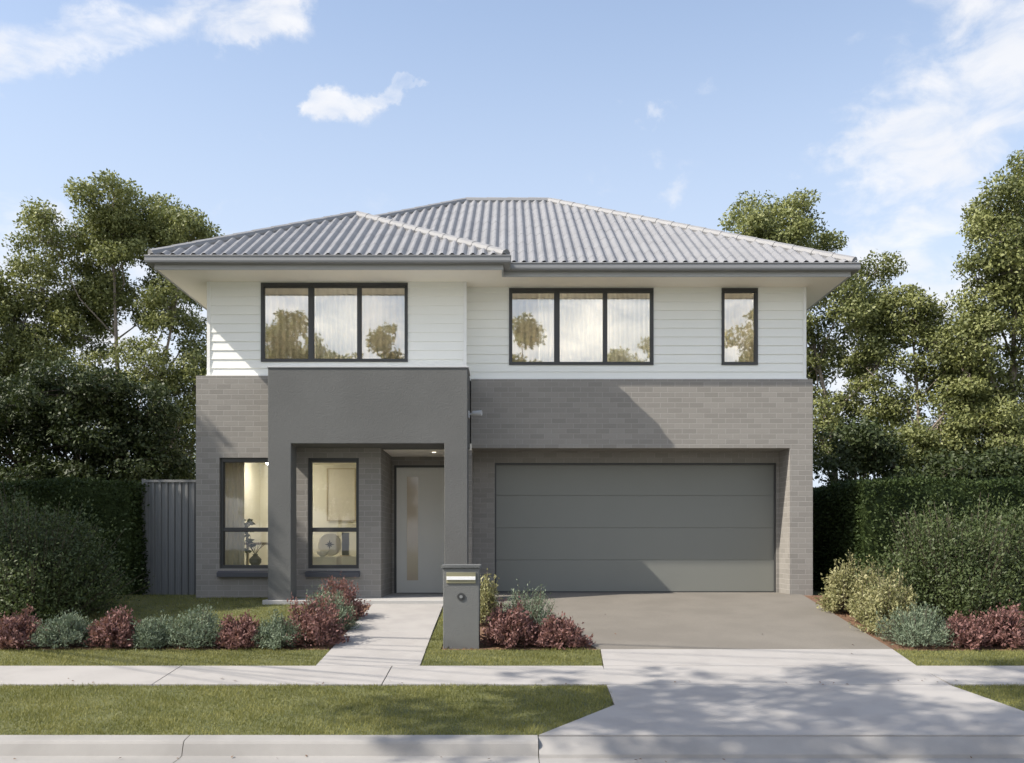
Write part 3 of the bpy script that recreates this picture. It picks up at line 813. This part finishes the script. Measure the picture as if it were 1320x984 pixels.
def shrub(name, label, x, y, w, h, mat, cat, n=90, per=22, leaf=(.02, .04), ratio=.4, upright=.5, group=None, dep=None, z=None, lumps=0, tip=1.0):
    z = zg(y) if z is None else z
    t = thing(name, label, cat, (x, y, z), group)
    dep = dep or w
    ang = RNG.uniform(0, 2 * math.pi, n); el = np.arcsin(RNG.uniform(.02, 1, n) ** .8)
    v = np.stack([np.cos(el) * np.cos(ang), np.cos(el) * np.sin(ang), np.sin(el)], 1)
    ph = RNG.uniform(0, 6.28, 4)
    lump = 1 + .16 * np.sin(v[:, 0] * 5 + ph[0]) * np.sin(v[:, 1] * 4 + ph[1]) + .10 * np.sin(v[:, 0] * 11 + ph[2]) * np.sin(v[:, 2] * 8 + ph[3]) + RNG.normal(0, .10, n)
    tipp = v * lump[:, None] * np.array([w / 2, dep / 2, h])
    root = v * np.array([w * .13, dep * .13, .0]) + np.array([0, 0, .01])
    st = MB()
    for i in range(0, n, 2):
        a, b = root[i], tipp[i]; m = (a + b) / 2 + np.array([0, 0, -.06 * h])
        st.tube([a, m, b], [.006, .004, .002], 4, cap=False)
    st.build('stem', M['barkdark'], t)
    # leaves along the outer part of every sprig
    f = RNG.uniform(.28, 1.0, (n, per)) ** .7
    base = root[:, None] + (tipp - root)[:, None] * f[..., None] + RNG.normal(0, .022 * max(w, h) / .6, (n, per, 3))
    base = base.reshape(-1, 3); base[:, 2] = np.maximum(base[:, 2], .012)
    dd = np.repeat(unit(tipp - root), per, 0)
    d = unit(dd * .5 + RNG.normal(size=dd.shape) * .6 + np.array([0, 0, upright]))
    l = RNG.uniform(leaf[0], leaf[1], len(base))
    np_mesh('foliage', leaf_quads(base, d, l, l * ratio * RNG.uniform(.8, 1.2, len(base)), .15, dd), 4, mat, t)
    return t

RED = dict(mat=M['redleaf'], cat='shrub', n=170, per=30, leaf=(.03, .055), ratio=.5, upright=.45)
GG = dict(mat=M['greygreen'], cat='shrub', n=240, per=30, leaf=(.026, .05), ratio=.27, upright=.5)
G = 'low shrubs along the front garden beds'
shrub('red_shrub', 'red shrub at the far left end of the front bed', -5.88, -4.20, .56, .38, group=G, **RED)
shrub('grey_green_shrub', 'wide grey green shrub between the two leftmost red shrubs', -5.32, -4.18, .74, .35, group=G, **GG)
shrub('red_shrub', 'red shrub second from the left, between grey green shrubs in the front bed', -4.71, -4.2, .58, .39, group=G, **RED)
shrub('grey_green_shrub', 'smaller grey green shrub just right of the second red shrub from the left', -4.25, -4.2, .54, .34, group=G, **GG)
shrub('grey_green_shrub', 'tallest grey green mound in the front bed, left of the small red shrub', -3.74, -4.17, .76, .42, group=G, **GG)
shrub('red_shrub', 'small red shrub in the front bed below the lower left window', -3.21, -4.22, .50, .33, group=G, **RED)
shrub('grey_green_shrub', 'small grey green shrub between the small red shrub and the big red one', -2.75, -4.2, .62, .32, group=G, **GG)
shrub('red_shrub', 'big red shrub at the street corner of the bed beside the front path', -2.36, -4.02, .78, .52, group=G, **RED)
shrub('grey_green_shrub', 'grey green shrub along the front path between the two larger red shrubs', -2.38, -3.15, .70, .48, group=G, **GG)
shrub('red_shrub', 'red shrub beside the front path nearest to the porch', -2.38, -2.3, .70, .52, group=G, **RED)
shrub('yellow_green_shrub', 'slim yellow green shrub just behind the right edge of the letterbox', -.30, -2.75, .36, .66, M['yellowgreen'], 'shrub', 110, 22, (.03, .055), .5, .4, G)
shrub('grey_green_shrub', 'rounded grey green shrub right of the letterbox beside the driveway', .26, -3.66, .84, .56, group=G, **GG)
shrub('red_shrub', 'red shrub directly right of the letterbox foot', .02, -4.14, .66, .45, group=G, **RED)
shrub('red_shrub', 'low red shrub at the driveway corner of the letterbox bed', .60, -4.17, .62, .32, group=G, **RED)
shrub('yellow_green_shrub', 'yellow green shrub against the right garage pier', 4.98, -1.72, .70, .74, M['yellowgreen'], 'shrub', 230, 26, (.03, .055), .5, .35, G)
shrub('yellow_green_shrub', 'middle yellow green shrub of the row beside the right edge of the driveway', 5.03, -2.55, .66, .74, M['yellowgreen'], 'shrub', 230, 26, (.03, .055), .5, .35, G)
shrub('yellow_green_shrub', 'yellow green shrub beside the driveway nearest to the street', 4.92, -3.35, .72, .70, M['yellowgreen'], 'shrub', 230, 26, (.03, .055), .5, .35, G)
shrub('grey_green_shrub', 'grey green shrub at the street corner of the right driveway bed', 4.97, -4.08, .86, .42, group=G, **GG)
shrub('red_shrub', 'red shrub at the street edge of the right bed beside its grey green shrub', 5.52, -4.18, .54, .33, group=G, **RED)
shrub('red_shrub', 'taller red shrub at the far right end of the right bed', 5.98, -4.14, .62, .42, group=G, **RED)
BUSH = dict(mat=M['bush'], cat='bush', n=900, per=48, leaf=(.03, .06), ratio=.5, upright=.25)
shrub('round_bush', 'big dark rounded bush in shade in front of the left hedge', -6.75, -2.2, 2.35, 1.58, group='big round bushes', **BUSH)
shrub('round_bush', 'second dark bush behind the shaded left bush at the left photo edge', -7.6, -1.3, 1.9, 1.45, group='big round bushes', **BUSH)
shrub('round_bush', 'big dark green rounded bush in front of the right hedge', 6.18, -2.75, 2.15, 1.56, group='big round bushes', **BUSH)
shrub('round_bush', 'lower dark green bush at the right photo edge beside the big rounded bush', 7.3, -2.5, 1.6, 1.38, group='big round bushes', **BUSH)

def hedge(label, x0, x1, y0, y1, h, dens=900):
    o_ = []
    def face(n, fn, nrm):
        a = RNG.uniform(0, 1, n); b = RNG.uniform(0, 1, n)
        c = fn(a, b) + RNG.normal(0, .028, (n, 3))
        c += np.array(nrm) * (.035 * np.sin(c[:, 0] * 3.1 + c[:, 2] * 2.3 + c[:, 1] * 2.7))[:, None]
        d = unit(np.array(nrm) * .55 + RNG.normal(size=(n, 3)) * .7)
        l = RNG.uniform(.04, .075, n); o_.append(leaf_quads(c, d, l, l * .55))
    X, Y = x1 - x0, y1 - y0; one = lambda a: np.ones_like(a)
    face(int(X * h * dens), lambda a, b: np.stack([x0 + X * a, y0 * one(a), h * b], 1), (0, -1, 0))
    face(int(Y * h * dens), lambda a, b: np.stack([x0 * one(a), y0 + Y * a, h * b], 1), (-1, 0, 0))
    face(int(Y * h * dens), lambda a, b: np.stack([x1 * one(a), y0 + Y * a, h * b], 1), (1, 0, 0))
    face(int(X * Y * dens), lambda a, b: np.stack([x0 + X * a, y0 + Y * b, h * one(a)], 1), (0, 0, 1))
    mb = MB(); mb.box(x0 + .06, x1 - .06, y0 + .06, y1 - .06, -.05, h - .06)
    core = np.array([[mb.v[i] for i in f] for f in mb.f])
    o = np_mesh('hedge', np.concatenate(o_ + [core]), 4, M['hedge'])
    tag(o, label, 'hedge')
hedge('tall clipped dark hedge at the left between the photo edge and the grey fence', -10.5, -6.40, .45, 1.9, 1.88, 1500)
hedge('tall clipped green hedge at the right behind the big rounded bush', 5.90, 11.5, .1, 7.5, 1.88, 1300)

# ------------------------------------------------------------------ trees
def lob(ls, dep=.8):
    return [(dx, float(RNG.uniform(-dep, dep)), z, rx, rz) for dx, z, rx, rz in ls]
tree('gum_tree', 'tall airy gum tree with pale trunk rising behind the left hedge', (-10.06, 9.0, -.05),
     lob([(.1, 9.55, .85, .5), (.92, 9.35, .6, .5), (-.61, 9.1, .89, .6), (1.75, 9.0, .55, .38), (.5, 9.4, .7, .5), (-.3, 9.35, .6, .45), (1.3, 9.0, .55, .45), (.2, 8.3, .5, .45), (.4, 7.2, .45, .4), (-1.63, 8.66, .81, .65), (.1, 8.9, .73, .5), (-2.14, 7.64, .81, .77), (-.92, 7.85, .81, .66), (-2.75, 6.83, .61, .77), (1.0, 8.0, .66, .55), (1.4, 6.95, .7, .7), (-1.32, 6.48, .89, .7), (1.75, 6.1, .5, .95), (-2.14, 5.6, .85, .65), (.85, 5.3, .8, .7), (-.7, 5.2, .7, .5), (1.5, 4.4, .7, .8), (-1.2, 4.3, .9, .8), (-3.1, 5.6, .7, .9), (-3.2, 7.2, .5, .6), (1.9, 7.6, .5, .5), (2.1, 5.0, .45, .8), (2.0, 8.75, .5, .3), (-1.4, 7.2, .6, .5), (-.3, 7.4, .5, .5), (1.2, 3.3, .9, .8), (-2.9, 4.0, .9, .9)]),
     .11, M['gum'], M['bark'], 18, 190, (.06, .115), (.20, .38), stems=4)
tree('dense_tree', 'dark dense rounded tree directly behind the left hedge', (-9.26, 5.0, -.05),
     lob([(0, 4.1, 1.0, .6), (-1.02, 3.77, .85, .68), (1.1, 3.75, .76, .72), (1.6, 2.92, .6, .7), (0, 3.09, 1.2, .85), (-1.36, 2.75, .8, .8), (.9, 2.5, 1.0, .6), (-.3, 2.1, 1.2, .5), (1.5, 2.0, .6, .5), (-1.6, 1.9, .9, .5), (-2.2, 3.0, .8, .8), (.4, 3.9, .7, .5), (-2.4, 2.1, .8, .6), (.6, 1.9, .9, .5)], .5),
     .14, M['darkleaf'], M['barkdark'], 18, 200, (.06, .115), (.22, .36))
tree('gum_tree', 'gum tree cut off by the left edge of the photo', (-14.2, 8.0, -.05),
     lob([(.97, 7.7, .4, .5), (.4, 6.7, .95, 1.1), (.2, 5.1, .95, 1.0), (-.9, 7.4, 1, 1)]), .15, M['gum'], M['bark'], 7, 160)
tree('lime_tree', 'bright yellow green young tree glimpsed between the left fence and the house', (-9.3, 12.0, -.05),
     lob([(.0, 4.6, .5, .55), (-.1, 3.5, .6, .6), (.15, 2.6, .6, .6)], .4), .06, M['limeleaf'], M['barkdark'], 8, 160, (.07, .12), (.2, .34))
tree('gum_tree', 'gum tree rising above the right end of the house roof', (8.46, 8.5, -.05),
     lob([(-1.89, 9.45, .64, .48), (-1.19, 9.1, .52, .48), (-.4, 8.6, .52, .44), (-2.4, 8.8, .5, .4), (-1.5, 8.4, .7, .4), (-.1, 6.8, .72, .68), (.8, 7.1, .72, .6), (-.5, 5.7, .5, .7), (.8, 5.8, .72, .8), (.1, 4.5, .55, .5), (1.4, 6.4, .6, .6), (-.5, 7.6, .6, .5), (-.9, 6.7, .5, .6), (-1.0, 4.8, .6, .7), (-.6, 3.6, .8, .7), (.6, 3.4, .9, .7), (.9, 7.8, .5, .4), (-1.0, 5.8, .5, .6)]),
     .09, M['gum'], M['bark'], 18, 190, (.06, .115), (.20, .38))
tree('gum_tree', 'middle gum tree between the house and the tallest tree on the right', (10.21, 7.5, -.05),
     lob([(-.38, 6.6, .69, .5), (.29, 6.3, .5, .57), (.1, 5.37, .69, .69), (-.5, 4.4, .7, .65), (.29, 3.84, .76, .76), (.67, 5.08, .57, .76), (-.48, 3.1, .95, .57), (.6, 2.6, .8, .6), (-1.0, 5.4, .6, .7), (1.0, 6.0, .5, .5), (1.0, 4.2, .7, .8), (-.9, 6.3, .5, .4), (1.2, 3.2, .8, .7)]),
     .09, M['gum'], M['bark'], 18, 190, (.06, .115), (.20, .38))
tree('gum_tree', 'tallest full gum tree at the right edge of the photo', (12.04, 7.0, -.05),
     lob([(.19, 9.75, .49, .52), (-.37, 9.0, .56, .52), (.37, 8.54, .75, .63), (-.71, 8.07, .5, .49), (.19, 7.42, .75, .63), (-.65, 6.48, .63, .63), (.37, 5.92, .82, .82), (-.37, 4.99, .82, .82), (.56, 4.24, .82, .82), (-.47, 3.5, .75, .67), (.3, 2.7, .9, .6), (-.3, 7.3, .6, .5), (.5, 9.3, .6, .5), (-.95, 5.7, .5, .6), (-.9, 7.2, .4, .4), (.9, 6.8, .8, .8), (.9, 7.9, .8, .8)]),
     .11, M['gum'], M['bark'], 18, 190, (.06, .115), (.20, .38))
tree('dense_tree', 'low dark tree behind the right hedge beside the brick wall', (8.0, 6.0, -.05),
     lob([(-.44, 2.88, .56, .45), (.35, 3.0, .7, .5), (.0, 3.5, .45, .3), (1.04, 2.71, .7, .4), (.2, 2.2, .8, .5)], .4), .08, M['darkleaf'], M['barkdark'], 9, 190, (.07, .13), (.24, .4))
tree('dense_tree', 'low dark spreading tree behind the middle of the right hedge', (10.2, 5.4, -.05),
     lob([(-.8, 2.3, .8, .5), (.2, 2.55, .9, .5), (1.2, 2.4, .9, .5), (2.2, 2.5, .8, .5)], .4), .08, M['darkleaf'], M['barkdark'], 9, 190, (.07, .13), (.24, .4))

# trees beside and behind the camera: they throw the shade on the left and the dapples on the drive, and stand in the panes
tree('broadleaf_tree', 'tall dense neighbouring tree outside the photo, left of the left hedge', (-11.8, -2.6, -.3),
     [(0, 0, 8.6, .9, .8), (-.9, .3, 7.6, 1.1, .9), (.7, .2, 7.2, 1.1, .9), (0, -.5, 6.2, 1.5, 1.0), (.9, .6, 5.4, 1.3, 1.0), (-.8, .5, 5.0, 1.4, 1.0), (.4, .2, 4.0, 1.6, 1.0), (-.8, -.4, 3.4, 1.4, .9)],
     .2, M['darkleaf'], M['barkdark'], 9, 150, (.12, .2), (.35, .55))
tree('broadleaf_tree', 'lower dense neighbouring tree outside the photo, near the left bush', (-10.8, -1.6, -.25),
     [(0, .3, 4.6, 1.2, .8), (.6, .8, 3.8, 1.1, .8), (-.5, .4, 3.4, 1.4, .9), (.2, -.2, 2.6, 1.4, .8), (0, .9, 2.0, 1.4, .8)],
     .14, M['darkleaf'], M['barkdark'], 9, 150, (.12, .2), (.35, .55))
tree('street_tree', 'tall spreading gum outside the photo overhanging the road on the left', (-9.4, -4.4, -.45),
     [(1.6, -6.1, 9.2, 1.0, .45), (3.1, -6.5, 9.4, 1.0, .45), (2.2, -5.4, 9.8, .9, .45), (.4, -6.9, 9.4, .9, .45), (3.9, -5.7, 11.0, .9, .45), (4.6, -6.4, 11.2, .9, .45), (.9, -5.6, 9.0, .8, .4), (4.9, -7.2, 12.0, .9, .45), (3.0, -7.4, 11.6, .9, .45), (5.4, -6.2, 12.6, .8, .4), (2.2, -7.6, 10.2, .9, .4), (-.6, -6.4, 9.2, .8, .35)],
     .05, M['gum'], M['bark'], 6, 62, (.11, .2), (.3, .55), sparse=.9, limb=.15)
G2 = 'trees across the street behind the camera'
for i, (x, y, hh, kind) in enumerate([(-11.4, -28, 11.6, 0), (-9.8, -31, 11.3, 1), (-7.9, -29, 10.0, 0), (-5.3, -28, 10.6, 1), (.7, -28, 11.3, 1), (7.2, -29, 10.9, 0), (11.2, -27, 11.8, 1), (16, -29, 11, 0), (-17, -29, 11.5, 1)]):
    ls = []
    for k in range(9):
        f = k / 8; w = 1.0 + 1.1 * math.sin(math.pi * (.15 + .75 * (1 - f)))
        ls.append((float(RNG.uniform(-1, 1)) * w * .8, float(RNG.uniform(-.8, .8)), hh * (.25 + .7 * f), w * .55, .7))
    tree('street_tree', ['airy', 'darker'][kind] + ' tree across the street, reflected in ' +
         ['the left pane of the left upper window', 'the left upper window near its first bar', 'the middle pane of the left upper window', 'the right pane of the left upper window', 'the first pane above the garage', 'the last pane above the garage', 'the narrow upper right window', 'nothing, furthest right', 'nothing, furthest left'][i],
         (x, y, -.75), ls, .12, M['gum'], M['bark'], 4, 70, (.16, .26), (.35, .6), group=G2)

# ------------------------------------------------------------------ sky, sun, camera
SUN = Vector((-.96, -.360, 1.0))            # towards the sun
EL = math.asin(SUN.normalized().z); ROT = math.atan2(SUN.x, SUN.y)
w = bpy.data.worlds.new('World'); SC.world = w; w.use_nodes = True
nt = NT(w.node_tree); bg = w.node_tree.nodes['Background']
sky = nt.node('ShaderNodeTexSky', sky_type='NISHITA', sun_disc=False, sun_elevation=EL, sun_rotation=ROT, air_density=1.0, dust_density=1.6, ozone_density=1.0)
STR = .15
tc = nt.node('ShaderNodeTexCoord').outputs['Generated']
sp = nt.node('ShaderNodeSeparateXYZ'); nt.put(sp.inputs[0], tc)
dx, dy, dz = sp.outputs
n1 = nt.node('ShaderNodeTexNoise'); n1.inputs['Scale'].default_value = 7; n1.inputs['Detail'].default_value = 7; n1.inputs['Roughness'].default_value = .6
nt.put(n1.inputs['Vector'], tc)
ay = nt.math('MAXIMUM', nt.math('ABSOLUTE', dy), .02)
warp = nt.node('ShaderNodeTexNoise'); warp.inputs['Scale'].default_value = 11; warp.inputs['Detail'].default_value = 7; warp.inputs['Roughness'].default_value = .62
nt.put(warp.inputs['Vector'], tc)
ws = nt.node('ShaderNodeSeparateColor'); nt.put(ws.inputs[0], warp.outputs['Color'])
u = nt.math('MULTIPLY_ADD', nt.math('SUBTRACT', ws.outputs[0], .5), .22, nt.math('DIVIDE', dx, ay))
v = nt.math('MULTIPLY_ADD', nt.math('SUBTRACT', ws.outputs[1], .5), .13, nt.math('DIVIDE', dz, ay))
front = nt.math('GREATER_THAN', dy, 0)
nf = n1.outputs['Fac']
def fbm(scale, det=7, off_=0):
    m = nt.node('ShaderNodeMapping'); m.inputs['Location'].default_value = (off_, off_ * .7, -off_); m.inputs['Scale'].default_value = (1, 1, 1.9)
    nt.put(m.inputs[0], tc)
    return nt.noise(m.outputs[0], scale, det, .58, .4)
fine = fbm(16, 10); mid = fbm(4.5, 6, 3.3)
tex = nt.math('ADD', nt.math('MULTIPLY', fine, .65), nt.math('MULTIPLY', mid, .35))
def blob(px, py, rx, ry, amp):
    cu, cv = (px - 655) / 1200, (704 - py) / 1200
    a = nt.math('DIVIDE', nt.math('SUBTRACT', u, cu), rx / 1200); b = nt.math('DIVIDE', nt.math('SUBTRACT', v, cv), ry / 1200)
    r2 = nt.math('ADD', nt.math('MULTIPLY', a, a), nt.math('MULTIPLY', b, b))
    e = nt.math('POWER', 2.718, nt.math('MULTIPLY', r2, -1))
    return nt.math('MULTIPLY', e, amp)
BL = [(412, 124, 26, 16, .95), (446, 142, 44, 24, 1.0), (490, 142, 40, 22, .9), (515, 128, 24, 14, .8), (250, 12, 170, 40, .75), (20, 72, 110, 40, .85), (140, 45, 70, 30, .8), (355, 20, 44, 34, .9), (300, 48, 40, 22, .7), (800, 152, 24, 20, .75), (840, 246, 44, 20, .85),
      (845, 195, 30, 14, .6), (1150, 205, 85, 50, .95), (1240, 160, 90, 70, .75), (1290, 70, 70, 110, .85), (1190, 320, 130, 45, .95), (1230, 385, 160, 60, .95), (900, 118, 60, 18, .55), (60, 330, 160, 70, .8), (100, 460, 260, 110, .95), (1100, 500, 400, 110, .85), (340, 185, 40, 14, .55), (560, 330, 500, 60, .25), (1230, 150, 130, 190, .45), (40, 20, 160, 60, .4)]
acc = None
for bl in BL:
    e = blob(*bl); acc = e if acc is None else nt.math('ADD', acc, e)
acc = nt.math('MINIMUM', acc, 1.0)
acc = nt.math('MULTIPLY', acc, front)
back = nt.math('MULTIPLY', nt.math('SUBTRACT', 1, front), nt.smooth(dz, .30, .75, .95, .15))
cov = nt.math('ADD', acc, back)
cl = nt.smooth(nt.math('MULTIPLY_ADD', nt.math('SUBTRACT', tex, .5), 3.6, cov), .42, 1.55)
cl = nt.math('MULTIPLY', cl, nt.smooth(dz, -.02, .03))
shade = nt.mix(nt.smooth(mid, .35, .65), (4.35, 4.3, 4.3, 1), (3.8, 3.85, 4.0, 1))
hz = nt.smooth(dz, .05, .62, .92, .14)          # paler towards the horizon
skyc = nt.mix(hz, sky.outputs[0], (3.15, 3.5, 4.05, 1))
shade = nt.mix(nt.math('SUBTRACT', 1, front), shade, nt.mix(nt.smooth(mid, .35, .65), (9.6, 9.3, 8.9, 1), (6.2, 6.2, 6.3, 1)))   # clouds behind the camera, brightened to fill the facade and the panes
col = nt.mix(nt.math('MULTIPLY', cl, .90), skyc, shade)
nt.put(bg.inputs[0], col); bg.inputs[1].default_value = STR

sl = bpy.data.lights.new('sun', 'SUN'); sl.energy = 4.2; sl.angle = R(.53); sl.color = (1, .93, .83)
so = link(bpy.data.objects.new('sun', sl)); so.rotation_euler = (-SUN).to_track_quat('-Z', 'Y').to_euler(); so.location = (-20, -8, 22)

cam = bpy.data.cameras.new('camera'); co = link(bpy.data.objects.new('camera', cam))
co.location = (0, -15.4, .81); co.rotation_euler = (R(90), 0, 0)
cam.sensor_width = 36; cam.lens = 1200 / 1320 * 36; cam.shift_x = 5 / 1320; cam.shift_y = 212 / 1320
cam.clip_start = .1; cam.clip_end = 1500
SC.camera = co
SC.render.resolution_x = 1024; SC.render.resolution_y = 763
vs = SC.view_settings; vs.view_transform = 'Standard'; vs.look = 'None'; vs.gamma = 1; vs.use_curve_mapping = False; vs.exposure = .72
SC.cycles.transparent_max_bounces = 12; SC.cycles.max_bounces = 8
SC.cycles.use_denoising = True
